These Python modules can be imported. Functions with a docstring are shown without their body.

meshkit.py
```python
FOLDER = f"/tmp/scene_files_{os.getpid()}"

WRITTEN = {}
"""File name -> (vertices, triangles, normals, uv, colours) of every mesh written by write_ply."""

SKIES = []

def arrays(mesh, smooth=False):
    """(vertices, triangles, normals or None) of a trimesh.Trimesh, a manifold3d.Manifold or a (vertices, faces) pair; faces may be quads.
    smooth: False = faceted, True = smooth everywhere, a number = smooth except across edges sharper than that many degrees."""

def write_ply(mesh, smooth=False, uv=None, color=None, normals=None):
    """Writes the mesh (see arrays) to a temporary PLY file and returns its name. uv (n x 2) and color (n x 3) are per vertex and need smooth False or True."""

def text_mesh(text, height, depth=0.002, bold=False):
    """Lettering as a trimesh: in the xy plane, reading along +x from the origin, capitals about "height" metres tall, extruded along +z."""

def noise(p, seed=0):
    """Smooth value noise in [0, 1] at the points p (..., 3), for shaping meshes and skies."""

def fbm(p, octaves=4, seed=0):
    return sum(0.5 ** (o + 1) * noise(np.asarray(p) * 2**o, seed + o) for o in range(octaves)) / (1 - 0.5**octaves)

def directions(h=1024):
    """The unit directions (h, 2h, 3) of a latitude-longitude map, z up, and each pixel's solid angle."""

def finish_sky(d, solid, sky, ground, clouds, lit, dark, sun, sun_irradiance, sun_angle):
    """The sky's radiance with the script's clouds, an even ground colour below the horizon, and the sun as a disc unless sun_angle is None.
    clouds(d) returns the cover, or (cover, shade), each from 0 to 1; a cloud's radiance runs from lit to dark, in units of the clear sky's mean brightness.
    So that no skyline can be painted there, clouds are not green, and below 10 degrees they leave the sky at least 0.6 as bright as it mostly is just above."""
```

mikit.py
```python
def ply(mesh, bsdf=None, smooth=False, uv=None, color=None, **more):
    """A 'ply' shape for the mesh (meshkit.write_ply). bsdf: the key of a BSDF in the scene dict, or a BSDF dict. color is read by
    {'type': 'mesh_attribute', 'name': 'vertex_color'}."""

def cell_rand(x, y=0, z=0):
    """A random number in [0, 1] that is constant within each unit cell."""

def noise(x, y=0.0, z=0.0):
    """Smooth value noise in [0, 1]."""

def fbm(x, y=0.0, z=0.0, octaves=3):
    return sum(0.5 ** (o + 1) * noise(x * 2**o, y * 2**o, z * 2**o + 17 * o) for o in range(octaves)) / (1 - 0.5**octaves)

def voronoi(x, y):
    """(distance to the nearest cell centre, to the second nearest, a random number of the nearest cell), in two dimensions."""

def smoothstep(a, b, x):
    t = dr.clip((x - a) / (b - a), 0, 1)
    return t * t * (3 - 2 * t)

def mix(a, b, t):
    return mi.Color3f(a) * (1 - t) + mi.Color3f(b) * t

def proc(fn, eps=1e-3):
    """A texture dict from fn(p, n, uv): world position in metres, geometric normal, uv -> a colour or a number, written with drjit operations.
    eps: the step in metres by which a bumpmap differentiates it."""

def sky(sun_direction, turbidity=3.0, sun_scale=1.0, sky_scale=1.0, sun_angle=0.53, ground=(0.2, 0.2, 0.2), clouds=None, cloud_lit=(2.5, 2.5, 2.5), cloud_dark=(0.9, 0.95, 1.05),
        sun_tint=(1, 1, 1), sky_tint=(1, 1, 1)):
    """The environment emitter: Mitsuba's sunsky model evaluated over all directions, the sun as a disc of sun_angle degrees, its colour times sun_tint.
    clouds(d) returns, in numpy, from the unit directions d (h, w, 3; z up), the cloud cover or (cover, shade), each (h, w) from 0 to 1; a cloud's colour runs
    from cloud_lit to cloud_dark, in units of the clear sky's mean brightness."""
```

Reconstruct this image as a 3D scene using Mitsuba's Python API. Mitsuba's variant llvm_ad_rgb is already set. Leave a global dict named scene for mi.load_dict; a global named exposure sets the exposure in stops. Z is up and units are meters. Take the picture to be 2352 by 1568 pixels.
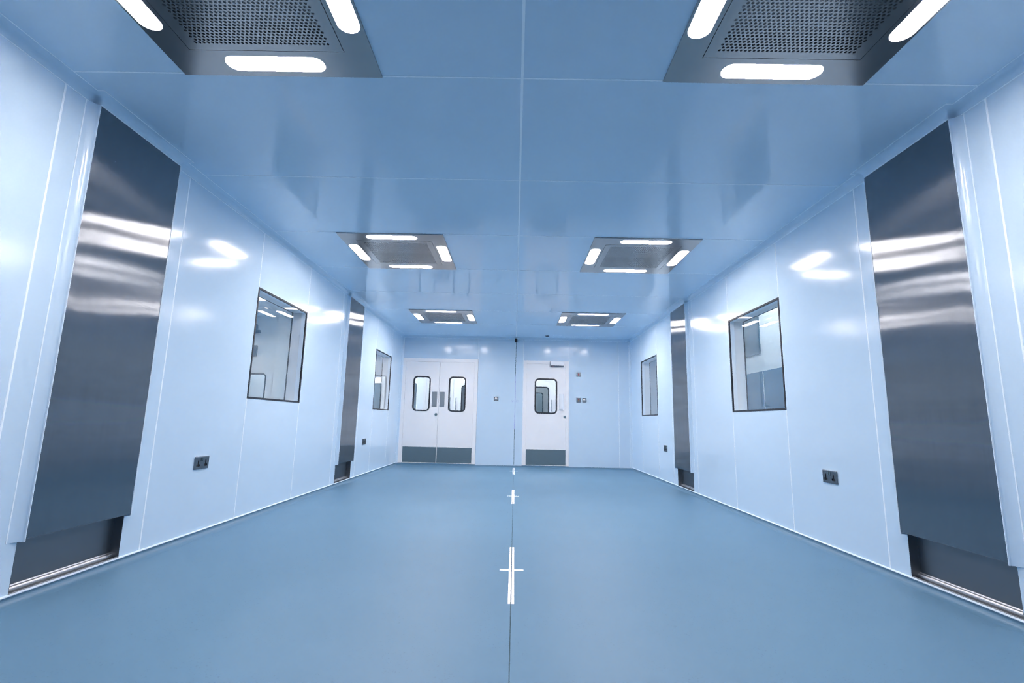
import math, random
import numpy as np
import trimesh
import drjit as dr
import mitsuba as mi
import mikit
from shapely.geometry import Polygon, Point, box as rect, LineString
from shapely.ops import unary_union
from shapely import affinity

T = mi.ScalarTransform4f
scene, labels = {}, {}
random.seed(4)
rng = np.random.default_rng(7)

# ------------------------------------------------------------------ camera, exposure, lamp radiance
CAM = np.array([-0.00378, 0.0, 0.92565])
FOC, YAW, PITCH, ROLL = 1113.62, -0.00874, 0.1631, 0.02192


def camera_axes():
    cy, sy, cp, sp = math.cos(YAW), math.sin(YAW), math.cos(PITCH), math.sin(PITCH)
    fwd, right = np.array([sy * cp, cy * cp, sp]), np.array([cy, -sy, 0])
    up = np.cross(right, fwd)
    return fwd, -math.sin(ROLL) * right + math.cos(ROLL) * up


FWD, UP = camera_axes()
scene['camera'] = {'type': 'perspective', 'fov_axis': 'x', 'fov': math.degrees(2 * math.atan(1176 / FOC)), 'near_clip': 0.01, 'far_clip': 100.0,
                   'to_world': T().look_at(origin=CAM.tolist(), target=(CAM + FWD).tolist(), up=UP.tolist())}
exposure = 2.47
LAMP = [13.6, 12.4, 12.1]            # radiance of the opal lamp lenses in the ceiling units
LAMP_AIRLOCK = [2.7, 2.8, 2.9]
LAMP_CORRIDOR = [0.80, 1.00, 1.12]
LAMP_SIDE = [2.9, 3.0, 3.05]

# ------------------------------------------------------------------ materials
def rgb(c):
    return {'type': 'rgb', 'value': list(map(float, c))}


def paint(key, c, rough=0.3, spec=0.5):
    scene[key] = {'type': 'twosided', 'bsdf': {'type': 'principled', 'base_color': c if isinstance(c, dict) else rgb(c), 'roughness': rough, 'specular': spec}}


def metal(key, c, au, av=None):
    scene[key] = {'type': 'twosided', 'bsdf': {'type': 'roughconductor', 'material': 'none', 'specular_reflectance': c if isinstance(c, dict) else rgb(c), 'distribution': 'ggx',
                                               **({'alpha': au} if av is None else {'alpha_u': au, 'alpha_v': av})}}


def vinyl(p, n, uv):
    a = mikit.noise(p.x * 190, p.y * 190, p.z * 190)
    b = mikit.fbm(p.x * 2.1, p.y * 2.1, p.z * 2.1)
    fleck = mikit.smoothstep(0.86, 0.93, a) * mikit.smoothstep(0.42, 0.6, mikit.noise(p.x * 9 + 40, p.y * 9, 3.0))
    c = mikit.mix((0.092, 0.188, 0.278), (0.100, 0.200, 0.296), b)
    return mikit.mix(c, (0.050, 0.11, 0.175), fleck * 0.35)


def brushed(c0, c1, f):
    def fn(p, n, uv):
        g = mikit.fbm(uv.x * f, uv.y * 3.0, 0.5)
        return mikit.mix(c0, c1, g)
    return mikit.proc(fn)


paint('mat_wall', (0.535, 0.678, 0.800), 0.145, 0.32)
paint('mat_ceiling', (0.535, 0.678, 0.800), 0.10)
paint('mat_cove', (0.535, 0.678, 0.800), 0.16)
paint('mat_sealant', (0.800, 0.880, 0.940), 0.45)
paint('mat_floor', mikit.proc(vinyl), 0.46, 0.35)
paint('mat_skirting', (0.096, 0.194, 0.287), 0.4, 0.4)
paint('mat_capping', (0.640, 0.740, 0.830), 0.25)
paint('mat_joint_dark', (0.045, 0.105, 0.135), 0.6)
paint('mat_joint_violet', (0.290, 0.320, 0.620), 0.5)
paint('mat_tape', (0.850, 0.860, 0.960), 0.5)
paint('mat_door', (0.800, 0.805, 0.810), 0.35)
paint('mat_door_frame', (0.810, 0.815, 0.820), 0.35)
paint('mat_gasket', (0.008, 0.013, 0.020), 0.4)
paint('mat_gasket_grey', (0.050, 0.080, 0.110), 0.4)
paint('mat_black', (0.006, 0.006, 0.008), 0.45)
paint('mat_red', (0.42, 0.02, 0.05), 0.3)
paint('mat_amber', (0.30, 0.20, 0.03), 0.3)
paint('mat_white_plastic', (0.78, 0.81, 0.84), 0.25)
paint('mat_reveal', (0.610, 0.660, 0.700), 0.5)
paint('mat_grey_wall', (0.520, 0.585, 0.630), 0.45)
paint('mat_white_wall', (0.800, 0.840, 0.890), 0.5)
paint('mat_blue_panel', (0.020, 0.105, 0.195), 0.35)
paint('mat_board', (0.040, 0.085, 0.120), 0.35)
paint('mat_filter', (0.55, 0.56, 0.57), 0.7)
paint('mat_housing', (0.30, 0.31, 0.32), 0.5)
scene['mat_panel_steel'] = {'type': 'twosided', 'bsdf': {'type': 'roughconductor', 'eta': rgb((1.0, 1.0, 1.0)), 'k': rgb((0.96, 1.03, 1.11)), 'specular_reflectance': brushed((0.86, 0.86, 0.86), (1.0, 1.0, 1.0), 60), 'distribution': 'ggx', 'alpha_u': 0.17, 'alpha_v': 0.007}}
scene['mat_unit_steel'] = {'type': 'twosided', 'bsdf': {'type': 'principled', 'base_color': rgb((0.405, 0.390, 0.380)), 'metallic': 1.0, 'roughness': 0.19, 'specular': 0.5}}
metal('mat_kick_steel', brushed((0.160, 0.235, 0.270), (0.185, 0.255, 0.290), 50), 0.30)
metal('mat_plate_steel', (0.185, 0.215, 0.240), 0.16)
metal('mat_polished', (0.600, 0.600, 0.610), 0.13)
metal('mat_recess_steel', (0.205, 0.225, 0.245), 0.20)
metal('mat_chrome', (0.24, 0.28, 0.31), 0.22)
scene['mat_pane'] = {'type': 'thindielectric', 'int_ior': 1.5, 'ext_ior': 1.0}
scene['mat_lens'] = {'type': 'diffuse', 'reflectance': rgb((0.8, 0.8, 0.8))}


# ------------------------------------------------------------------ helpers
def numbered(name):
    k, i = name, 0
    while k in scene or k in labels or any(x.startswith(k + '__') for x in scene):
        i += 1
        k = f'{name}_{i:03d}'
    return k


def put(key, mesh, mat, smooth=False, label=None, to_world=None, **more):
    """One entry of the scene under a free key; mesh may be a finished ply dict."""
    key = numbered(key)
    d = dict(mesh) if isinstance(mesh, dict) else mikit.ply(mesh, mat, smooth=smooth, **more)
    if to_world is not None:
        d['to_world'] = to_world
    scene[key] = d
    if label:
        labels[key] = {'label': label}
    return key


def thing(name, label, category=None, group=None, kind=None):
    key = numbered(name)
    labels[key] = {'label': label}
    if category:
        labels[key]['category'] = category
    if group:
        labels[key]['group'] = group
    if kind:
        labels[key]['kind'] = kind
    return key


def outward(m):
    if m.volume < 0:
        m.invert()
    return m


def bx(x0, x1, y0, y1, z0, z1):
    a, b = np.minimum((x0, y0, z0), (x1, y1, z1)), np.maximum((x0, y0, z0), (x1, y1, z1))
    m = trimesh.creation.box(extents=b - a)
    m.apply_translation((a + b) / 2)
    return m


def cat(ms):
    return trimesh.util.concatenate(list(ms))


def polys(p):
    return [g for g in getattr(p, 'geoms', [p]) if not g.is_empty]


def ext(poly, h):
    return cat(trimesh.creation.extrude_polygon(g, h, engine='earcut') for g in polys(poly))


def prism(poly, a, b, axis):
    """poly extruded between a and b along axis: 'x' takes (y, z), 'y' takes (x, z), 'z' takes (x, y) polygons."""
    a, b = min(a, b), max(a, b)
    m = ext(poly, b - a)
    v = np.array(m.vertices)
    w = v[:, 2] + a
    m.vertices = {'x': np.stack([w, v[:, 0], v[:, 1]], 1), 'y': np.stack([v[:, 0], w, v[:, 1]], 1), 'z': np.stack([v[:, 0], v[:, 1], w], 1)}[axis]
    return outward(trimesh.Trimesh(m.vertices, m.faces, process=False))


def rrect(x0, x1, y0, y1, r, n=8):
    return rect(x0 + r, y0 + r, x1 - r, y1 - r).buffer(r, quad_segs=n)


def ring(p, w):
    return p.difference(p.buffer(-w))


def bevel_plate(poly, a, b, axis, c):
    """A plate from a to b (b is the face seen), with the face's edge chamfered by c: a hull of two convex slabs."""
    s = 1 if b > a else -1
    lo, hi = prism(poly, a, b - s * c, axis), prism(poly.buffer(-c, join_style=2), a, b, axis)
    return trimesh.convex.convex_hull(np.vstack([lo.vertices, hi.vertices]))


def sheet(p0, u, v, nu, nv, bump=None, normal=None):
    """A grid p0 + s u + t v with uv in metres, moved along normal by bump(s, t)."""
    s, t = np.meshgrid(np.linspace(0, 1, nu), np.linspace(0, 1, nv), indexing='ij')
    P = np.array(p0, float) + s[..., None] * np.array(u, float) + t[..., None] * np.array(v, float)
    if bump is not None:
        P = P + bump(s, t)[..., None] * np.array(normal, float)
    i, j = np.meshgrid(np.arange(nu - 1), np.arange(nv - 1), indexing='ij')
    k = (i * nv + j).ravel()
    q = np.stack([k, k + nv, k + nv + 1, k + 1], 1)
    uv = np.stack([s * np.linalg.norm(u), t * np.linalg.norm(v)], -1).reshape(-1, 2)
    return P.reshape(-1, 3), q, uv


# ------------------------------------------------------------------ dimensions (metres; x right, y into the room, z up)
W, H, YB, YF = 2.426, 2.70, 10.198, -5.20
P_BAY, R = 0.038, 0.053            # how far a duct stands out; ceiling cove radius
ZC = H - R
CAPZ = 0.045                       # top of the coved skirting
GAP = 0.004
BAYS = [(2.488, 3.149), (6.757, 7.398)]
WINS = [(4.393, 5.472), (8.323, 9.362)]
WZ0, WZ1 = 1.078, 2.118
SEAMS = [-4.0, -2.9, -1.85, -0.85, 0.20, 1.25, 2.312, 3.316, 4.393, 5.472, 6.585, 7.572, 8.323, 9.362]
SIDE = {-1: 'left', 1: 'right'}


def side_prism(s, poly, d0, d1):
    """poly in (y, z) between the depths d0 and d1 outward of the face of the wall on side s (negative depth: inside the room)."""
    return prism(poly, s * (W + d0), s * (W + d1), 'x')


# ------------------------------------------------------------------ side walls: panel by panel
for s in (-1, 1):
    wall = thing(f'wall_{SIDE[s]}', f'pale blue {SIDE[s]} wall of the clean room, made of flat panels with white sealed joints', kind='structure')
    edges = [YF] + SEAMS + [YB]
    for a, b in zip(edges[:-1], edges[1:]):
        spans = [(a, b)]
        for (n, f) in BAYS:
            spans = [q for (c, d) in spans for q in ([(c, n), (f, d)] if c < n and f < d else [(c, min(d, n))] if c < n < d else [(max(c, f), d)] if c < f < d else [(c, d)] if (d <= n or c >= f) else [])]
        for c, d in spans:
            g0 = GAP if c == a else 0
            g1 = GAP if d == b else 0
            holes = [w for w in WINS if abs(w[0] - c) < .01 and abs(w[1] - d) < .01]
            zs = [(0.02, WZ0), (WZ1, H - 0.01)] if holes else [(0.02, H - 0.01)]
            for z0, z1 in zs:
                put(wall + '__panel', side_prism(s, rect(c + g0, z0, d - g1, z1), 0, 0.045), 'mat_wall')
    for n, f in BAYS:
        put(wall + '__panel', side_prism(s, rect(n, 0.318, f, H - 0.01), 0.001, 0.045), 'mat_wall')
    for y in SEAMS:
        inwin = any(abs(y - e) < .01 for w in WINS for e in w)
        for z0, z1 in ([(CAPZ, WZ0), (WZ1, ZC)] if inwin else [(CAPZ, ZC)]):
            prof = Polygon([(y - .0055, .01), (y - .0055, 0), (y - .003, -.0016), (y + .003, -.0016), (y + .0055, 0), (y + .0055, .01)])
            m = ext(prof, z1 - z0)
            v = np.array(m.vertices)
            put(wall + '__joint_strip', outward(trimesh.Trimesh(np.stack([s * (W + v[:, 1]), v[:, 0], v[:, 2] + z0], 1), m.faces, process=False)), 'mat_sealant')

# ------------------------------------------------------------------ back wall
DD = (-2.383, -0.797, 2.205)        # double door: frame from x to x, top
DS = (0.166, 1.122, 2.205)          # single door
wb = thing('wall_back', 'pale blue end wall with a white double door and a white single door', kind='structure')
BACK = [(-W - .05, DD[0], 0.02, H), (DD[0], DD[1], DD[2], H), (DD[1], -0.0065, 0.02, H), (-0.0015, DS[0], 0.02, H), (DS[0], DS[1], DS[2], H), (DS[1], 2.163, 0.02, H), (2.163, W + .05, 0.02, H)]
for x0, x1, z0, z1 in BACK:
    put(wb + '__panel', prism(rect(x0 + .003, z0, x1 - (.003 if x1 != -0.0065 else 0), z1 - .01), YB, YB + .045, 'y'), 'mat_wall')


def back_strip(x, z0, z1, w=.0045):
    put(wb + '__joint_strip', prism(rect(x - w, z0, x + w, z1), YB - .0015, YB + .01, 'y'), 'mat_sealant')


for x, z0, z1 in ((DD[0] - .004, CAPZ, ZC), (DD[1], DD[2], ZC), (DS[0] - .006, CAPZ, ZC), (DS[1], DS[2], ZC), (2.163, CAPZ, ZC)):
    back_strip(x, z0, z1)
put(wb + '__module_joint', prism(rect(-0.0065, CAPZ, 0.0015, H - .01), YB + .003, YB + .03, 'y'), 'mat_joint_dark', label='dark open joint between the two halves of the wall')
put(wb + '__joint_seal', prism(rect(-0.0070, 0.774, 0.001, 1.894), YB - .004, YB + .02, 'y'), 'mat_joint_violet', label='violet seal strip in the middle of the open joint')
wf = thing('wall_front', 'pale blue wall behind the viewpoint', kind='structure')
for x0, x1 in ((-W, -1.2), (-1.2, 0), (0, 1.2), (1.2, W)):
    put(wf + '__panel', prism(rect(x0 + .003, 0.0, x1 - .003, H - .01), YF - .045, YF, 'y'), 'mat_wall')

# ------------------------------------------------------------------ floor
fl = thing('floor', 'blue speckled vinyl floor laid in two halves with a thin dark joint', kind='structure')
for x0, x1 in ((-W - .05, -0.0065), (-0.0025, W + .05)):
    put(fl + '__sheet', bx(x0, x1, YF, YB + .05, -0.05, 0), 'mat_floor')
put(fl + '__joint', bx(-0.0065, -0.0025, YF, YB, -0.05, -0.004), 'mat_joint_dark')

# ------------------------------------------------------------------ ceiling: panels between seams, with openings for the units
CS = [2.285 + 1.0905 * k for k in range(-5, 8)]
CS = [YF] + [c for c in CS if YF + .2 < c < YB - .1] + [YB + .04]
UX0, UX1 = 0.735, 1.775            # the unit's outer edges
UNITS = [(2.285 + 1.0905 * (3 * k - 1), 2.285 + 1.0905 * 3 * k) for k in (0, 1, 2)]
ce = thing('ceiling', 'blue panelled ceiling with white sealed joints and a wide centre joint', kind='structure')
for a, b in zip(CS[:-1], CS[1:]):
    unit = any(abs(a - u[0]) < .05 for u in UNITS)
    for s in (-1, 1):
        for x0, x1 in ([(0, UX0 + .03), (UX1 - .03, W + .04)] if unit else [(0, W + .04)]):
            put(ce + '__panel', bx(s * (x0 + (.004 if x0 == 0 else 0)), s * x1, a + .003, b - .003, H, H + .045), 'mat_ceiling')
for y in CS[1:-1]:
    for s in (-1, 1):
        spans = [(0.006, W - R)]
        if any(abs(y - e) < .05 for u in UNITS for e in u):
            spans = [(0.006, UX0 - .001), (UX1 + .001, W - R)]
        for x0, x1 in spans:
            put(ce + '__joint_strip', bx(s * x0, s * x1, y - .0038, y + .0038, H - .0012, H + .01), 'mat_sealant')
put(ce + '__centre_strip', bx(-.0065, .0065, YF, YB - R, H - .0016, H + .01), 'mat_sealant')

# ------------------------------------------------------------------ coves: ceiling edge, room corners, skirting
ARC = [math.radians(a) for a in np.linspace(0, 90, 11)]


def cove_profile(r):
    """(inward, down) outline of a concave quarter cove in the corner (0, 0)."""
    return Polygon([(0, 0), (0, r)] + [(r - r * math.cos(a), r - r * math.sin(a)) for a in ARC[1:-1]] + [(r, 0)])


def cove_path(s, a, z):
    """The plan line at distance a in front of the side wall, stepping out around the ducts, at height z."""
    p = [(W - a, YF)]
    for n, f in BAYS:
        p += [(W - a, n - a), (W - P_BAY - a, n - a), (W - P_BAY - a, f + a), (W - a, f + a)]
    p.append((W - a, YB))
    return np.array([(s * x, y, z) for x, y in p])


def ribbon(lines):
    """A sheet through rows of points of equal length."""
    n, c = len(lines), len(lines[0])
    i, j = np.meshgrid(np.arange(n - 1), np.arange(c - 1), indexing='ij')
    k = (i * c + j).ravel()
    return np.vstack(lines), np.stack([k, k + 1, k + c + 1, k + c], 1)


for i, s in enumerate((-1, 1)):
    tr = thing(f'trim_{i + 1}', f'concave blue cove trim along the ceiling over the {SIDE[s]} wall', kind='structure')
    put(tr + '__cove', ribbon([cove_path(s, R - R * math.cos(x), H - R + R * math.sin(x)) for x in ARC]), 'mat_cove', smooth=30)
    put(tr + '__sealant_line', ribbon([cove_path(s, a, z) for a, z in ((R - .0022, H), (R - .0012, H - .0014), (R + .0028, H - .0014), (R + .0038, H))]), 'mat_sealant')
    put(tr + '__sealant_line', ribbon([cove_path(s, a, z) for a, z in ((-.001, ZC - .004), (.0016, ZC - .003), (.0016, ZC + .001), (-.001, ZC + .002))]), 'mat_sealant')
tb = thing('trim_3', 'concave blue cove trim along the ceiling over the end wall', kind='structure')
m = ext(cove_profile(R), 2 * W)
v = np.array(m.vertices)
put(tb + '__cove', outward(trimesh.Trimesh(np.stack([v[:, 2] - W, YB - v[:, 0], H - v[:, 1]], 1), m.faces, process=False)), 'mat_cove', smooth=40)
put(tb + '__sealant_line', bx(-W + .04, W - .04, YB - .0014, YB + .003, ZC - .0035, ZC + .0015), 'mat_sealant')
put(tb + '__sealant_line', bx(-W + .04, W - .04, YB - R - .0035, YB - R + .0015, H - .0014, H + .003), 'mat_sealant')
for i, s in enumerate((-1, 1)):
    tc = thing(f'trim_{i + 4}', f'upright concave blue corner trim between the end wall and the {SIDE[s]} wall', kind='structure')
    rr = 0.041
    m = ext(cove_profile(rr), ZC - .03)
    v = np.array(m.vertices)
    put(tc + '__cove', outward(trimesh.Trimesh(np.stack([s * (W - v[:, 0]), YB - v[:, 1], v[:, 2] + .03], 1), m.faces, process=False)), 'mat_cove', smooth=40)
    put(tc + '__sealant_line', bx(s * (W - rr + .001), s * (W - rr - .003), YB - .0014, YB + .003, CAPZ, ZC), 'mat_sealant')
    put(tc + '__sealant_line', bx(s * (W - .0014), s * (W + .003), YB - rr - .003, YB - rr + .001, CAPZ, ZC), 'mat_sealant')

RS = 0.044
SKIRT = Polygon([(-.001, 0), (-.001, CAPZ - .004), (.007, CAPZ - .004)] + [(.007 + RS - RS * math.cos(a), CAPZ - .008 - (CAPZ - .0095) * math.sin(a)) for a in ARC] + [(.056, 0)])
CAP = Polygon([(-.002, CAPZ - .003), (.0135, CAPZ - .003), (.0135, CAPZ + .001), (.010, CAPZ + .0035), (-.002, CAPZ + .0045)])
for s in (-1, 1):
    bs = thing(f'baseboard_{SIDE[s]}', f'coved dark blue vinyl skirting with a pale capping strip along the {SIDE[s]} wall', kind='structure')
    for part, prof, mat in (('cove', SKIRT, 'mat_skirting'), ('capping_strip', CAP, 'mat_capping')):
        m = ext(prof, YB - YF)
        v = np.array(m.vertices)
        put(f'{bs}__{part}', outward(trimesh.Trimesh(np.stack([s * (W - v[:, 0]), v[:, 2] + YF, v[:, 1]], 1), m.faces, process=False)), mat, smooth=35)
bs = thing('baseboard_back', 'coved dark blue vinyl skirting along the end wall, running under both doors as a threshold', kind='structure')
m = ext(SKIRT, 2 * W)
v = np.array(m.vertices)
put(bs + '__cove', outward(trimesh.Trimesh(np.stack([v[:, 2] - W, YB - v[:, 0], v[:, 1] * .8], 1), m.faces, process=False)), 'mat_skirting', smooth=35)
for x0, x1 in ((DD[0], DD[1]), (DS[0], DS[1])):
    put(bs + '__threshold', bx(x0, x1, YB - .012, YB + .12, 0, .044), 'mat_skirting')

# ------------------------------------------------------------------ the return air ducts on the side walls
def duct(s, n, f, where):
    t = thing('return_air_duct', f'tall brushed steel air duct on the {SIDE[s]} wall, {where}', 'air duct', 'steel return air ducts on the side walls')
    z0, z1 = 0.305, ZC
    put(t + '__housing', side_prism(s, rect(n + .003, z0 + .012, f - .003, z1), -P_BAY + .003, 0), 'mat_cove')
    seed = (n * 7.3 + s * 3.1) % 10

    def wave(a, b):
        q = np.stack([a * .55 + seed, b * 4.2 + seed * 1.7, b * 0], -1)
        r2 = np.stack([a * .8 + seed * 2, b * 11 + seed, b * 0 + 5], -1)
        edge = np.clip(np.minimum(b, 1 - b) / .02, 0, 1) * np.clip(np.minimum(a, 1 - a) / .05, 0, 1)
        return edge * (0.0042 * (mikit.meshkit.fbm(q, 2) - .5) + 0.0010 * (mikit.meshkit.fbm(r2, 2) - .5))
    P, q, uv = sheet((s * (W - P_BAY), n, z0), (0, f - n, 0), (0, 0, z1 - z0), 24, 160, wave, (-s, 0, 0))
    put(t + '__front_panel', (P, q), 'mat_panel_steel', smooth=True, uv=uv, label='brushed steel front sheet with soft wavy reflections')
    lip = unary_union([rect(n, z0 - .001, f, z0 + .001)])
    put(t + '__lower_lip', side_prism(s, lip, -P_BAY - .0005, -P_BAY + .03), 'mat_recess_steel')
    for a, d in ((n, -1), (f, 1)):
        e = Polygon([(0, a + d * .052)] + [(-P_BAY + P_BAY * math.cos(x), a + d * (.052 - .052 * math.sin(x))) for x in ARC[1:]] + [(-P_BAY, a - d * .002), (0, a - d * .002)])
        m = ext(e, z1 - z0 + .014)
        v = np.array(m.vertices)
        put(t + '__side_trim', outward(trimesh.Trimesh(np.stack([s * (W + v[:, 0]), v[:, 1], v[:, 2] + z0 - .012], 1), m.faces, process=False)), 'mat_cove', smooth=35)
        put(t + '__edge_strip', side_prism(s, rect(min(a, a + d * .004), z0 - .012, max(a, a + d * .004), z1), -P_BAY - .0025, -P_BAY + .004), 'mat_capping')
        put(t + '__joint_strip', side_prism(s, rect(min(a + d * .050, a + d * .056), z0 - .012, max(a + d * .050, a + d * .056), z1), -.0015, 0), 'mat_sealant')
    # the return opening in the wall under the sheet
    o = numbered(f'wall_{SIDE[s]}__return_opening')
    put(o + '__back', side_prism(s, rect(n, .02, f, z0 + .012), .056, .062), 'mat_recess_steel', label='steel back of the low return opening')
    for y in (n, f - .003):
        put(o + '__jamb', side_prism(s, rect(y, .02, y + .003, z0 + .012), .0005, .06), 'mat_recess_steel')
    tray = Polygon([(-.002, .02), (-.002, .0505), (.002, .054), (.006, .054), (.008, .050), (.034, .052), (.036, .057), (.058, .057), (.058, .02)])
    bar = Polygon([(.035, .057), (.0355, .061), (.038, .066), (.042, .070), (.047, .0715), (.049, .069), (.051, .0755), (.054, .0775), (.0575, .0775), (.0575, .057)])
    for part, prof, mat, lab in (('sill', tray, 'mat_recess_steel', None), ('edge_bar', bar, 'mat_polished', 'bright polished edge bar')):
        m = ext(prof, f - n - .002)
        v = np.array(m.vertices)
        put(f'{o}__{part}', outward(trimesh.Trimesh(np.stack([s * (W + v[:, 0]), v[:, 2] + n + .001, v[:, 1]], 1), m.faces, process=False)), mat, smooth=50, label=lab)


for s in (-1, 1):
    duct(s, *BAYS[0], 'the near one before the first window')
    duct(s, *BAYS[1], 'the far one between the two windows')

# ------------------------------------------------------------------ windows of the side walls
def window(i, s, y0, y1):
    near = y0 < 6
    t = thing(f'window_{i}', f'flush double window with a thin black gasket in the {SIDE[s]} wall, the {"nearer" if near else "farther"} of its two', kind='structure')
    o = rect(y0, WZ0, y1, WZ1)
    put(t + '__gasket', side_prism(s, ring(o, .018), -.0025, .012), 'mat_gasket', label='thin black outer gasket')
    put(t + '__frame', side_prism(s, ring(o, .016), .012, .058), 'mat_capping', label='pale blue inner frame')
    put(t + '__reveal', side_prism(s, ring(o, .013), .058, .158), 'mat_reveal', label='grey white lining between the two panes')
    put(t + '__inner_gasket', side_prism(s, ring(o, .015), .158, .172), 'mat_gasket', label='dark gasket of the second pane')
    P = o.buffer(-.015, join_style=2)
    for d in (.004, .165):
        a, b, c, e = P.bounds
        x = s * (W + d)
        put(t + '__pane', (np.array([[x, a, b], [x, c, b], [x, c, e], [x, a, e]]), np.array([[0, 1, 2, 3]])), 'mat_pane')
    return t


n = 0
for s in (-1, 1):
    for w in WINS:
        n += 1
        window(n, s, *w)

# ------------------------------------------------------------------ doors in walls square to y
def vision(t, x0, x1, z0, z1, y, d, gasket='mat_gasket', pane=True):
    """A rounded vision panel of a door leaf whose face stands at y; d = -1 when the face looks to the camera."""
    p = rrect(x0, x1, z0, z1, .085)
    put(t + '__vision_gasket', prism(ring(p, .027), y + d * .006, y - d * .046, 'y'), gasket, smooth=30, label='black rounded rubber gasket')
    a, b, c, e = p.buffer(-.02).bounds
    q = p.buffer(-.02)
    if pane:
        co = np.array(q.exterior.coords)[:-1]
        V = np.stack([co[:, 0], np.full(len(co), y + .02), co[:, 1]], 1)
        V = np.vstack([V, [[(a + c) / 2, y + .02, (b + e) / 2]]])
        k = np.arange(len(co))
        put(t + '__pane', (V, np.stack([k, (k + 1) % len(co), np.full(len(co), len(co))], 1)), 'mat_pane')
    return p


def handle_mesh(x, y, z0, z1):
    pts = [(x, y, z0), (x, y - .035, z0 + .015), (x, y - .045, z0 + .04), (x, y - .045, z1 - .04), (x, y - .035, z1 - .015), (x, y, z1)]
    path = np.array(pts)
    seg = [trimesh.creation.cylinder(.008, segment=(path[i], path[i + 1]), sections=12) for i in range(len(path) - 1)]
    seg += [trimesh.creation.icosphere(2, .008).apply_translation(p) for p in path[1:-1]]
    return cat(seg)


def door(i, label, y, fr, leaves, handles=False, gasket='mat_gasket'):
    """fr: frame (x0, x1, top); leaves: (x0, x1, window x0, window x1)."""
    t = thing(f'door_{i}', label, 'door', kind='structure')
    x0, x1, z1 = fr
    L0, L1 = leaves[0][0], leaves[-1][1]
    f = rect(x0, .040, x1, z1).difference(rect(L0 - .001, 0, L1 + .001, 2.133))
    put(t + '__frame', prism(f, y - .006, y + .10, 'y'), 'mat_door_frame', label='white door frame')
    for (a, b, c, d) in leaves:
        lf = numbered(t + '__leaf')
        body = rect(a + .001, .046, b - .001, 2.131).difference(rrect(c, d, 1.096, 1.829, .085).buffer(-.012))
        put(lf, prism(body, y - .001, y + .043, 'y'), 'mat_door')
        vision(lf, c, d, 1.096, 1.829, y - .001, -1, gasket)
    return t


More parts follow.
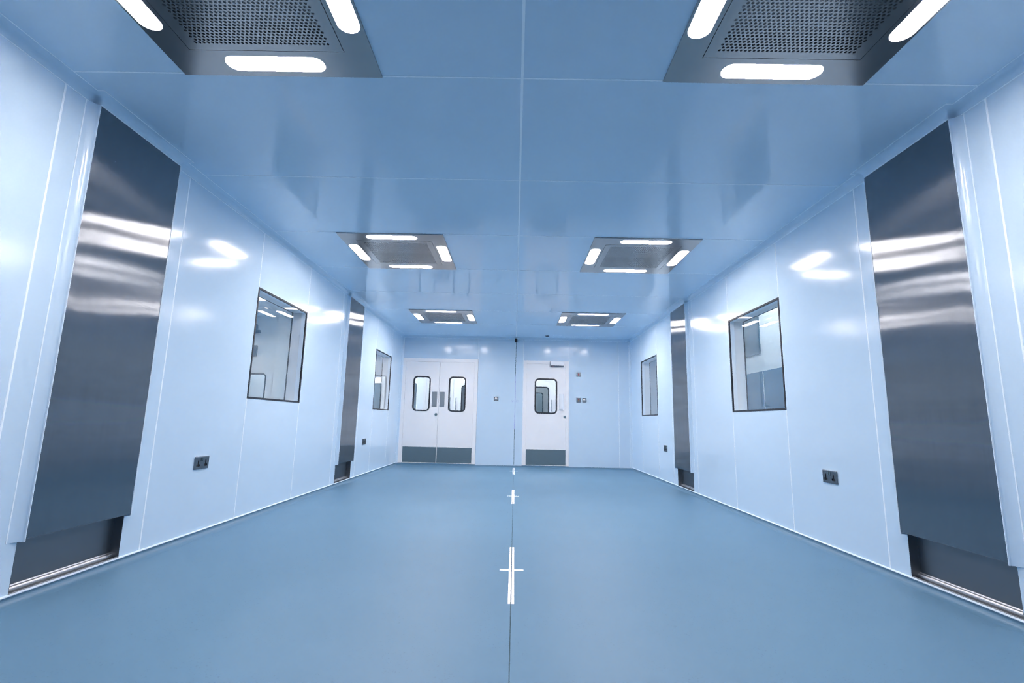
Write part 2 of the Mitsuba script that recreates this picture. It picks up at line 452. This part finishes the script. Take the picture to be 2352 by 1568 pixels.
KZ0, KZ1 = .057, .367
d1 = door(1, 'white double door in the end wall with two narrow rounded vision panels and steel kick plates', YB, DD,
          [(-2.317, -1.602, -2.147, -1.783), (-1.598, -0.873, -1.400, -1.037)])
for lf, k0, k1, p0, p1 in (('__leaf', -2.299, -1.607, -1.740, -1.636), ('__leaf_001', -1.591, -.866 - .012, -1.581, -1.478)):
    put(d1 + lf + '__kick_plate', bevel_plate(rect(k0, KZ0, k1, KZ1), YB, YB - .0035, 'y', .0012), 'mat_kick_steel', label='brushed steel kick plate')
    put(d1 + lf + '__push_plate', bevel_plate(rrect(p0, p1, 1.188, 1.502, .008, 3), YB, YB - .004, 'y', .001), 'mat_chrome', label='upright steel push plate')
put(d1 + '__leaf__lock', trimesh.creation.cylinder(.028, .012, sections=32, transform=trimesh.transformations.rotation_matrix(math.pi / 2, [1, 0, 0])).apply_translation((-1.644, YB - .005, 1.033)), 'mat_kick_steel', smooth=40, label='round steel lock')

d2 = door(2, 'white single door in the end wall with one rounded vision panel and a steel kick plate', YB, DS, [(.232, 1.058, .405, .877)])
put(d2 + '__leaf__kick_plate', bevel_plate(rect(.240, KZ0, 1.054, KZ1), YB, YB - .0035, 'y', .0012), 'mat_kick_steel', label='brushed steel kick plate')
arc = [(.9675 + .049 * math.sin(a), YB - .001 - .034 * math.cos(a)) for a in np.linspace(-math.pi / 2, math.pi / 2, 17)]
m = ext(Polygon(arc), .322)
v = np.array(m.vertices)
put(d2 + '__leaf__pull_grip', outward(trimesh.Trimesh(np.stack([v[:, 0], v[:, 1], v[:, 2] + 1.189], 1), m.faces, process=False)), 'mat_white_plastic', smooth=40, label='rounded white hand grip')
put(d2 + '__leaf__lock', trimesh.creation.cylinder(.025, .014, sections=32, transform=trimesh.transformations.rotation_matrix(math.pi / 2, [1, 0, 0])).apply_translation((1.037, YB - .006, 1.038)), 'mat_kick_steel', smooth=40, label='round steel lock')
cl = thing('door_closer', 'slim white box closer with a tiny red light at the top of the single door', 'door closer')
put(cl + '__cover', bevel_plate(rrect(.732, 1.003, 2.100, 2.190, .006, 3), YB - .006, YB - .062, 'y', .006), 'mat_white_plastic')
put(cl + '__base', prism(rect(.727, 2.083, 1.006, 2.106).union(rect(.727, 2.083, .737, 2.188)), YB - .006, YB - .058, 'y'), 'mat_gasket_grey', label='dark lower edge')
put(cl + '__indicator', prism(rect(.766, 2.081, .784, 2.090), YB - .05, YB - .060, 'y'), 'mat_red', label='tiny red light')

# ------------------------------------------------------------------ small things on the end wall
def plate(key, label, category, x0, x1, z0, z1):
    t = thing(key, label, category)
    put(t + '__plate', bevel_plate(rrect(x0, x1, z0, z1, .004, 3), YB, YB - .010, 'y', .003), 'mat_plate_steel')
    return t


def dome(x, z, r, h, y):
    a = np.linspace(0, math.pi / 2, 9)
    m = trimesh.creation.revolve(np.stack([r * np.cos(a), h * np.sin(a)], 1), sections=40)
    v = np.array(m.vertices)
    return outward(trimesh.Trimesh(np.stack([x + v[:, 0], y - v[:, 2], z + v[:, 1]], 1), m.faces, process=False))


t = plate('door_release_switch', 'square steel push plate switch left of the dark wall joint', 'switch', -.447, -.353, 1.339, 1.427)
put(t + '__button', dome(-.400, 1.383, .030, .009, YB - .009), 'mat_polished', smooth=40)
t = plate('door_release_switch', 'square steel push plate switch right of the red light, beside the single door', 'switch', 1.401, 1.490, 1.348, 1.436)
put(t + '__button', dome(1.4455, 1.392, .030, .009, YB - .009), 'mat_polished', smooth=40)
t = plate('status_indicator', 'square grey plate with an upright red light, the higher of two beside the single door', 'indicator light', 1.279, 1.371, 1.881, 1.972)
put(t + '__lamp', bevel_plate(rrect(1.315, 1.335, 1.905, 1.950, .004, 3), YB - .009, YB - .014, 'y', .002), 'mat_red', label='red light')
t = plate('status_indicator', 'square grey plate with a red and an amber light next to the steel switch', 'indicator light', 1.279, 1.371, 1.345, 1.437)
put(t + '__lamp', bevel_plate(rrect(1.315, 1.335, 1.398, 1.420, .004, 3), YB - .009, YB - .014, 'y', .002), 'mat_red', label='red light')
put(t + '__lamp', bevel_plate(rrect(1.315, 1.335, 1.370, 1.392, .004, 3), YB - .009, YB - .014, 'y', .002), 'mat_amber', label='amber light')
put(t + '__hood', bx(1.279, 1.371, YB - .024, YB, 1.437, 1.4405), 'mat_white_plastic', label='small white hood')
t = thing('joint_bracket', 'small black box at the top of the dark joint in the end wall', 'bracket')
put(t + '__body', bevel_plate(rrect(-.029, .022, 2.589, 2.668, .008, 4), YB, YB - .045, 'y', .006), 'mat_black')
for x, lab in ((-.051, 'flat oval cover cap left of the dark wall joint'), (.047, 'flat oval cover cap right of the dark wall joint')):
    t = thing('cover_cap', lab, 'cover cap')
    put(t + '__cap', prism(rrect(x - .023, x + .023, 1.327, 1.359, .0155, 6), YB, YB - .004, 'y'), 'mat_wall', smooth=30)
    put(t + '__rim', prism(ring(rrect(x - .0255, x + .0255, 1.3245, 1.3615, .018, 6), .0025), YB, YB - .0025, 'y'), 'mat_joint_violet', smooth=30)
t = thing('smoke_detector', 'small dark flush disc in the ceiling near the end wall', 'detector')
prof = np.array([(0.0, -.022), (.024, -.022), (.030, -.016), (.040, -.012), (.041, 0), (0, 0)])
put(t + '__body', outward(trimesh.creation.revolve(prof, sections=36)).apply_translation((.64, 9.955, H)), 'mat_gasket_grey', smooth=30)

# ------------------------------------------------------------------ sockets on the side walls
def socket(s, y0, y1, z0, z1, label):
    t = thing('double_socket', label, 'power socket', 'steel double sockets low on the side walls')
    w, h, yc, zc = y1 - y0, z1 - z0, (y0 + y1) / 2, (z0 + z1) / 2
    o = rrect(y0, y1, z0, z1, .004, 3)
    holes = []
    for k in (-1, 1):
        u = yc + k * w * .27
        holes.append(unary_union([rrect(u - .0065, u + .0065, zc - .014, zc + .020, .004, 3), rrect(u - .020, u + .020, zc - .027, zc - .010, .005, 3)]))
    face = o.buffer(-.0015).difference(unary_union(holes))
    m = side_prism(s, face, -.009, -.004)
    put(t + '__plate', cat([m, side_prism(s, ring(o, .002), -.0085, 0)]), 'mat_plate_steel', label='brushed steel face plate')
    put(t + '__top_edge', side_prism(s, rect(y0 + .003, z1 - .004, y1 - .003, z1 + .0005), -.0092, 0), 'mat_polished')
    put(t + '__insert', side_prism(s, o.buffer(-.004), -.003, 0), 'mat_black', label='black sockets behind the plate')
    for k in (-1, 1):
        u = yc + k * .010
        mm = side_prism(s, rrect(u - .006, u + .006, zc + .012, zc + .036, .003, 3), -.0125, -.009)
        put(t + '__switch', mm, 'mat_kick_steel', label='small rocker switch')


for s in (-1, 1):
    nm = SIDE[s]
    socket(s, 3.762, 3.930, .512, .606, f'steel double wall socket low on the {nm} wall before the nearer window')
    socket(s, 7.870, 8.038, .505, .600, f'steel double wall socket low on the {nm} wall beyond the far duct')

# ------------------------------------------------------------------ ceiling units: air outlet grille with four lamps
UW, UD = UX1 - UX0, 1.0905
hx, hy = UW / 2, UD / 2
GX0, GY0 = .379, .366             # half size of the grille door
BC, BL, BW = .457, .252, .0525    # lamp centre, half length, half width


def capsule(cx, cy, along_x):
    a = LineString([(-BL + BW, 0), (BL - BW, 0)]).buffer(BW, quad_segs=10)
    return affinity.translate(a if along_x else affinity.rotate(a, 90, origin=(0, 0)), cx, cy)


caps = [capsule(0, BC, True), capsule(0, -BC, True), capsule(BC, 0, False), capsule(-BC, 0, False)]
frame2d = rect(-hx, -hy, hx, hy).difference(unary_union([rect(-GX0 - .003, -GY0 - .003, GX0 + .003, GY0 + .003)] + caps))
frame_mesh = cat([prism(frame2d, -.010, -.006, 'z'), prism(ring(rect(-hx, -hy, hx, hy), .003), -.0065, .002, 'z')])


def perforated(x0, x1, y0, y1, px, py, r, z0, z1, n=10):
    """A sheet with staggered round holes, one cell per hole."""
    rows, V, F = int(round((y1 - y0) / py)), [], []
    py = (y1 - y0) / rows
    cols = int(round((x1 - x0) / px))
    px = (x1 - x0) / cols
    ang = 2 * np.pi * (np.arange(n) + .5) / n
    circ = np.stack([np.cos(ang), np.sin(ang)], 1)
    sq = circ / np.maximum(np.abs(circ[:, 0]) / (px / 2), np.abs(circ[:, 1]) / (py / 2))[:, None]
    sq_ang = np.arctan2(py, px)
    cn = np.array([[px / 2, py / 2], [-px / 2, py / 2], [-px / 2, -py / 2], [px / 2, -py / 2]])
    ca = np.mod(np.arctan2(cn[:, 1], cn[:, 0]), 2 * np.pi)
    at = 0
    for j in range(rows):
        yc = y0 + (j + .5) * py
        xs = [x0 + (i + (.5 if j % 2 == 0 else 1.0)) * px for i in range(cols - (j % 2))]
        if j % 2:
            for xa in (x0, x1 - px / 2):
                V.append(np.array([[xa, yc - py / 2, z0], [xa + px / 2, yc - py / 2, z0], [xa + px / 2, yc + py / 2, z0], [xa, yc + py / 2, z0]]))
                F.append(np.array([[0, 2, 1], [0, 3, 2]]) + at)
                at += 4
        for xc in xs:
            lo = np.column_stack([circ * r + (xc, yc), np.full(n, z0)])
            hi = np.column_stack([circ * r + (xc, yc), np.full(n, z1)])
            ou = np.column_stack([sq + (xc, yc), np.full(n, z0)])
            cr = np.column_stack([cn + (xc, yc), np.full(4, z0)])
            V.append(np.vstack([lo, hi, ou, cr]))
            k = np.arange(n)
            k1 = (k + 1) % n
            f = [np.stack([2 * n + k, k, k1], 1), np.stack([2 * n + k, k1, 2 * n + k1], 1), np.stack([k, n + k, n + k1], 1), np.stack([k, n + k1, k1], 1)]
            for q in range(4):
                i0 = int(np.searchsorted(ang, ca[q])) - 1
                f.append(np.array([[2 * n + i0 % n, 2 * n + (i0 + 1) % n, 3 * n + q]]))
            F.append(np.vstack(f) + at)
            at += 3 * n + 4
    return np.vstack(V), np.vstack(F)


HX, HY = .330, .327
grille_v, grille_f = perforated(-HX, HX, -HY, HY, .0204, .0176, .0068, -.0105, -.0085)
rim = prism(ring(rect(-GX0, -GY0, GX0, GY0), 0).union(rect(-GX0, -GY0, GX0, GY0).difference(rect(-HX, -HY, HX, HY))), -.0105, -.006, 'z')
grille_mesh = (np.vstack([grille_v, rim.vertices]), np.vstack([grille_f, np.array(rim.faces) + len(grille_v)]))
cap_plys = [mikit.ply(prism(c.buffer(.002), -.0075, -.004, 'z'), 'mat_lens', emitter={'type': 'area', 'radiance': rgb(LAMP)}) for c in caps]
frame_ply = mikit.ply(frame_mesh, 'mat_unit_steel')
grille_ply = mikit.ply(grille_mesh, 'mat_unit_steel')
filt_ply = mikit.ply(bx(-GX0 - .02, GX0 + .02, -GY0 - .02, GY0 + .02, .13, .14), 'mat_filter')
box_ply = mikit.ply(cat([bx(-GX0 - .02, -GX0 - .016, -GY0 - .02, GY0 + .02, -.005, .13), bx(GX0 + .016, GX0 + .02, -GY0 - .02, GY0 + .02, -.005, .13),
                         bx(-GX0 - .02, GX0 + .02, -GY0 - .02, -GY0 - .016, -.005, .13), bx(-GX0 - .02, GX0 + .02, GY0 + .016, GY0 + .02, -.005, .13)]), 'mat_housing')
ROWNAME = ['cut by the top of the frame', 'middle of its row', 'nearest the end wall']
for k, (a, b) in enumerate(UNITS):
    for s in (-1, 1):
        t = thing('ceiling_air_unit', f'square steel ceiling outlet with glowing lamps, {SIDE[s]} side, {ROWNAME[k]}', 'ceiling light', 'steel air outlets with lamps in the ceiling')
        M = T().translate([s * (UX0 + UX1) / 2, (a + b) / 2, H])
        put(t + '__frame', frame_ply, None, to_world=M, label='stainless steel frame')
        put(t + '__grille', grille_ply, None, to_world=M, label='perforated steel grille door')
        put(t + '__filter', filt_ply, None, to_world=M)
        put(t + '__filter_box', box_ply, None, to_world=M)
        for c in cap_plys:
            put(t + '__lamp', c, None, to_world=M, label='glowing white lamp with rounded ends')

# ------------------------------------------------------------------ tape marks on the floor joint
for y0, y1, yc, lab in ((2.677, 3.817, 3.255, 'white tape cross on the floor joint, nearest of the three'), (5.747, 6.879, 6.315, 'white tape cross on the floor joint, middle of the three'),
                        (8.83, 10.056, 9.42, 'white tape cross on the floor joint, by the end wall')):
    t = thing('floor_tape_cross', lab, 'floor tape', 'white tape crosses along the floor joint')
    for x0, x1 in ((-.0205, -.0065), (-.0015, .0130)):
        put(t + '__strip', bx(x0, x1, y0, y1, 0, .0008), 'mat_tape')
    for x0, x1 in ((-.078, -.0205), (.0130, .072)):
        put(t + '__tick', bx(x0, x1, yc - .016, yc + .016, 0, .0008), 'mat_tape')

# ------------------------------------------------------------------ the airlock behind the end wall, seen through the vision panels
YA = 12.60
SX = 2.54
wa = thing('wall_airlock', 'white walls of the small lobby behind the end wall', kind='structure')
far_holes = unary_union([rect(DD[0], 0, DD[1], DD[2]), rect(DS[0], 0, DS[1], DS[2])])
put(wa + '__far_wall', prism(rect(-SX, 0, SX, H).difference(far_holes), YA, YA + .05, 'y'), 'mat_white_wall')
for s in (-1, 1):
    yv0, yv1 = 11.75, 12.48
    hole = rrect(yv0, yv1, 1.1, 1.83, .085)
    put(wa + '__side_wall', prism(rect(YB + .10, 0, YA, H), s * SX, s * (SX + .05), 'x'), 'mat_white_wall')
    t = thing(f'window_{5 if s < 0 else 6}', f'rounded grey vision panel in the {SIDE[s]} side wall of the lobby', kind='structure')
    put(t + '__gasket', prism(ring(hole, .027), s * (SX - .006), s * SX, 'x'), 'mat_gasket_grey')
    put(t + '__glass', prism(hole.buffer(-.02), s * (SX - .003), s * SX, 'x'), 'mat_board')
cover = rect(-SX, 0, SX, H).difference(far_holes)
put(wa + '__near_wall', prism(cover, YB + .06, YB + .10, 'y'), 'mat_white_wall')
put('floor_airlock', bx(-SX, SX, YB + .05, 16.0, -.05, 0), 'mat_floor')
labels['floor_airlock'] = {'label': 'blue floor of the lobby behind the doors', 'kind': 'structure'}
put('ceiling_airlock', bx(-SX, SX, YB + .05, 16.0, H, H + .05), 'mat_white_wall')
labels['ceiling_airlock'] = {'label': 'white ceiling of the lobby behind the doors', 'kind': 'structure'}
for x in (-1.6, .65):
    t = thing('lobby_ceiling_lamp', 'flat square lamp in the lobby ceiling ' + ('behind the double door' if x < 0 else 'behind the single door'), 'ceiling light')
    scene[t + '__diffuser'] = mikit.ply(bx(x - .5, x + .5, 11.15, 11.75, H - .012, H - .004), 'mat_lens', emitter={'type': 'area', 'radiance': rgb(LAMP_AIRLOCK)})
    put(t + '__frame', prism(ring(rect(x - .52, 11.13, x + .52, 11.77), .02), H - .014, H, 'z'), 'mat_white_plastic')
d3 = door(3, 'white double door on the far side of the lobby, seen through the vision panels', YA, DD, [(-2.317, -1.602, -2.147, -1.783), (-1.598, -0.873, -1.400, -1.037)])
put(d3 + '__leaf_001__handle', handle_mesh(-1.525, YA - .001, 1.19, 1.49), 'mat_chrome', smooth=40, label='steel pull handle')
put(d3 + '__leaf__handle', handle_mesh(-1.675, YA - .001, 1.19, 1.49), 'mat_chrome', smooth=40, label='steel pull handle')
d4 = door(4, 'white single door on the far side of the lobby, seen through the vision panel', YA, DS, [(.232, 1.058, .405, .877)])
put(d4 + '__leaf__handle', handle_mesh(.944, YA - .001, 1.20, 1.49), 'mat_chrome', smooth=40, label='steel pull handle')
wc = thing('wall_inner_corridor', 'grey blue walls of the dim corridor beyond the lobby', kind='structure')
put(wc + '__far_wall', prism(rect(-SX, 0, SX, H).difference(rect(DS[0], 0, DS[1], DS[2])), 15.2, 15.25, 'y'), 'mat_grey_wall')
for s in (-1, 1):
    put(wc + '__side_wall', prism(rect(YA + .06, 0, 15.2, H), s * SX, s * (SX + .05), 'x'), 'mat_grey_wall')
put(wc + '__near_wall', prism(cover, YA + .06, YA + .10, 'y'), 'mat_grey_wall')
d5 = door(5, 'grey white door at the end of the dim corridor, seen through two vision panels', 15.2, DS, [(.232, 1.058, .405, .877)], gasket='mat_gasket_grey')
put(wc + '__end_wall', bx(-SX, SX, 16.0, 16.05, 0, H), 'mat_grey_wall')
for y0, y1, where in ((13.6, 14.2, 'the dim corridor beyond the lobby'), (15.45, 15.85, 'the last room beyond the dim corridor')):
    t = thing('corridor_ceiling_lamp', f'flat square lamp in the ceiling of {where}', 'ceiling light')
    scene[t + '__diffuser'] = mikit.ply(bx(-.1, 1.1, y0, y1, H - .012, H - .004), 'mat_lens', emitter={'type': 'area', 'radiance': rgb(LAMP_CORRIDOR)})

# ------------------------------------------------------------------ the rooms beyond the side windows
HS = 3.1
X0 = W + .172


def outer_skin(s, y0, y1):
    o = rect(y0, 0, y1, HS).difference(unary_union([rect(w[0] - .001, WZ0 - .001, w[1] + .001, WZ1 + .001) for w in WINS]))
    return prism(o, s * (W + .150), s * X0, 'x')


# left: a wide grey room with an end wall and doors
wl = thing('wall_left_room', 'grey white walls of the room beyond the left windows', kind='structure')
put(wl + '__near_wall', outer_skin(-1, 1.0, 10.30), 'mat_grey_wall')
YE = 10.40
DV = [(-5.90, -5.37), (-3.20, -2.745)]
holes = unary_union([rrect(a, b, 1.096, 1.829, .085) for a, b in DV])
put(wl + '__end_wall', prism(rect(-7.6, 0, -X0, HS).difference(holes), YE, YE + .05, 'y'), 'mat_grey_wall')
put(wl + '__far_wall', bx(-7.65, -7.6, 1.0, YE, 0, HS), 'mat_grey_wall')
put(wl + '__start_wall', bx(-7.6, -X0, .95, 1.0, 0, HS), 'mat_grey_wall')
put('floor_left_room', bx(-7.6, -X0 + .02, 1.0, 13.0, -.05, 0), 'mat_floor')
labels['floor_left_room'] = {'label': 'floor of the room beyond the left windows', 'kind': 'structure'}
put('ceiling_left_room', bx(-7.6, -X0 + .02, 1.0, 13.0, HS, HS + .05), 'mat_white_wall')
labels['ceiling_left_room'] = {'label': 'ceiling of the room beyond the left windows', 'kind': 'structure'}
for k, (a, b), lab in zip((7, 8), DV, ('rounded grey vision panel in the end of the left room, seen low in the nearer left window', 'rounded grey vision panel seen through the farther left window')):
    t = thing(f'window_{k}', lab, kind='structure')
    vision(t, a, b, 1.096, 1.829, YE, -1, 'mat_gasket_grey')
put(wl + '__back_lobby_wall', bx(-4.4, -X0, 12.6, 12.65, 0, HS), 'mat_white_wall')
put(wl + '__back_lobby_side', bx(-4.45, -4.4, YE + .05, 12.65, 0, HS), 'mat_white_wall')
put(wl + '__back_lobby_side', bx(-X0 - .05, -X0 - .02, YE + .05, 12.65, 0, HS), 'mat_white_wall')
put(wl + '__back_lobby_wall', bx(-7.6, -4.45, 11.2, 11.25, 0, HS), 'mat_grey_wall')
t = thing('window_9', 'dark rounded vision panel deepest in the farther left window', kind='structure')
p = rrect(-3.94, -3.47, 1.096, 1.829, .05)
put(t + '__gasket', prism(ring(p, .027), 12.594, 12.6, 'y'), 'mat_gasket')
put(t + '__glass', prism(p.buffer(-.02), 12.597, 12.6, 'y'), 'mat_board')
t = thing('wall_alarm', 'small grey wall box with a pale oval, seen through the nearer left window', 'alarm')
put(t + '__case', prism(rrect(-5.83, -5.62, 2.19, 2.43, .01).difference(affinity.scale(Point(-5.73, 2.31).buffer(.05), .8, 1.15)), YE - .05, YE, 'y'), 'mat_board')
put(t + '__oval', prism(affinity.scale(Point(-5.73, 2.31).buffer(.05), .8, 1.15), YE - .03, YE - .001, 'y'), 'mat_white_plastic', label='pale oval centre')
t = thing('wall_camera', 'small dark dome device high in the nearer left window', 'camera')
put(t + '__dome', prism(unary_union([Point(-5.76, 2.84).buffer(.10), rect(-5.86, 2.70, -5.66, 2.84)]), YE - .08, YE, 'y'), 'mat_board', smooth=30)
put(t + '__bracket', bx(-5.64, -5.59, YE - .05, YE, 2.71, 2.77), 'mat_board')
for x, y, L in ((-4.9, 5.0, LAMP_SIDE), (-4.9, 8.4, LAMP_SIDE), (-3.4, 11.5, LAMP_AIRLOCK), (-5.6, 10.82, LAMP_AIRLOCK)):
    t = thing('side_room_lamp', f'flat lamp in the ceiling of the left room, {"in its lobby" if y > 11 else "behind its end wall" if y > 10 else "over its near half" if y < 6 else "over its far half"}', 'ceiling light')
    scene[t + '__diffuser'] = mikit.ply(bx(x - .55, x + .55, y - (.55 if y < 10 or y > 11 else .3), y + (.55 if y < 10 or y > 11 else .3), HS - .012, HS - .004), 'mat_lens', emitter={'type': 'area', 'radiance': rgb(L)})

# right: a narrow corridor whose far wall is clad in blue panels below
XF = W + 1.40
wr = thing('wall_right_corridor', 'grey white wall of the corridor beyond the right windows', kind='structure')
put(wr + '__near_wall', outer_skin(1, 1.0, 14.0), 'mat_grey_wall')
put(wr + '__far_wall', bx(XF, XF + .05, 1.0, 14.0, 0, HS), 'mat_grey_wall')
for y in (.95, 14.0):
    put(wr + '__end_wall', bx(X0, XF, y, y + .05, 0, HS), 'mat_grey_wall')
for y0, y1 in ((5.3, 6.38), (6.38, 7.478), (7.478, 8.60), (8.60, 9.7)):
    put(wr + '__blue_panel', prism(rect(y0 + .006, .02, y1 - .006, 1.775), XF - .012, XF, 'x'), 'mat_blue_panel', label='blue cladding panel on the lower wall')
put(wr + '__joint_strip', prism(rect(7.470, .02, 7.486, 1.775), XF - .013, XF, 'x'), 'mat_sealant')
t = thing('wall_board', 'dark grey blue board on the corridor wall behind the nearer right window', 'board')
put(t + '__panel', prism(rrect(7.53, 8.12, 2.055, 2.74, .006, 3), XF - .02, XF, 'x'), 'mat_board')
put('floor_right_corridor', bx(X0 - .02, XF, 1.0, 14.0, -.05, 0), 'mat_floor')
labels['floor_right_corridor'] = {'label': 'floor of the corridor beyond the right windows', 'kind': 'structure'}
put('ceiling_right_corridor', bx(X0 - .02, XF, 1.0, 14.0, HS, HS + .05), 'mat_white_wall')
labels['ceiling_right_corridor'] = {'label': 'ceiling of the corridor beyond the right windows', 'kind': 'structure'}
for y in (3.5, 7.0, 10.5):
    t = thing('side_room_lamp', f'flat lamp in the right corridor ceiling, {"near" if y < 5 else "middle" if y < 9 else "far"} one', 'ceiling light')
    scene[t + '__diffuser'] = mikit.ply(bx(X0 + .35, X0 + .85, y - .55, y + .55, HS - .012, HS - .004), 'mat_lens', emitter={'type': 'area', 'radiance': rgb(LAMP_SIDE)})
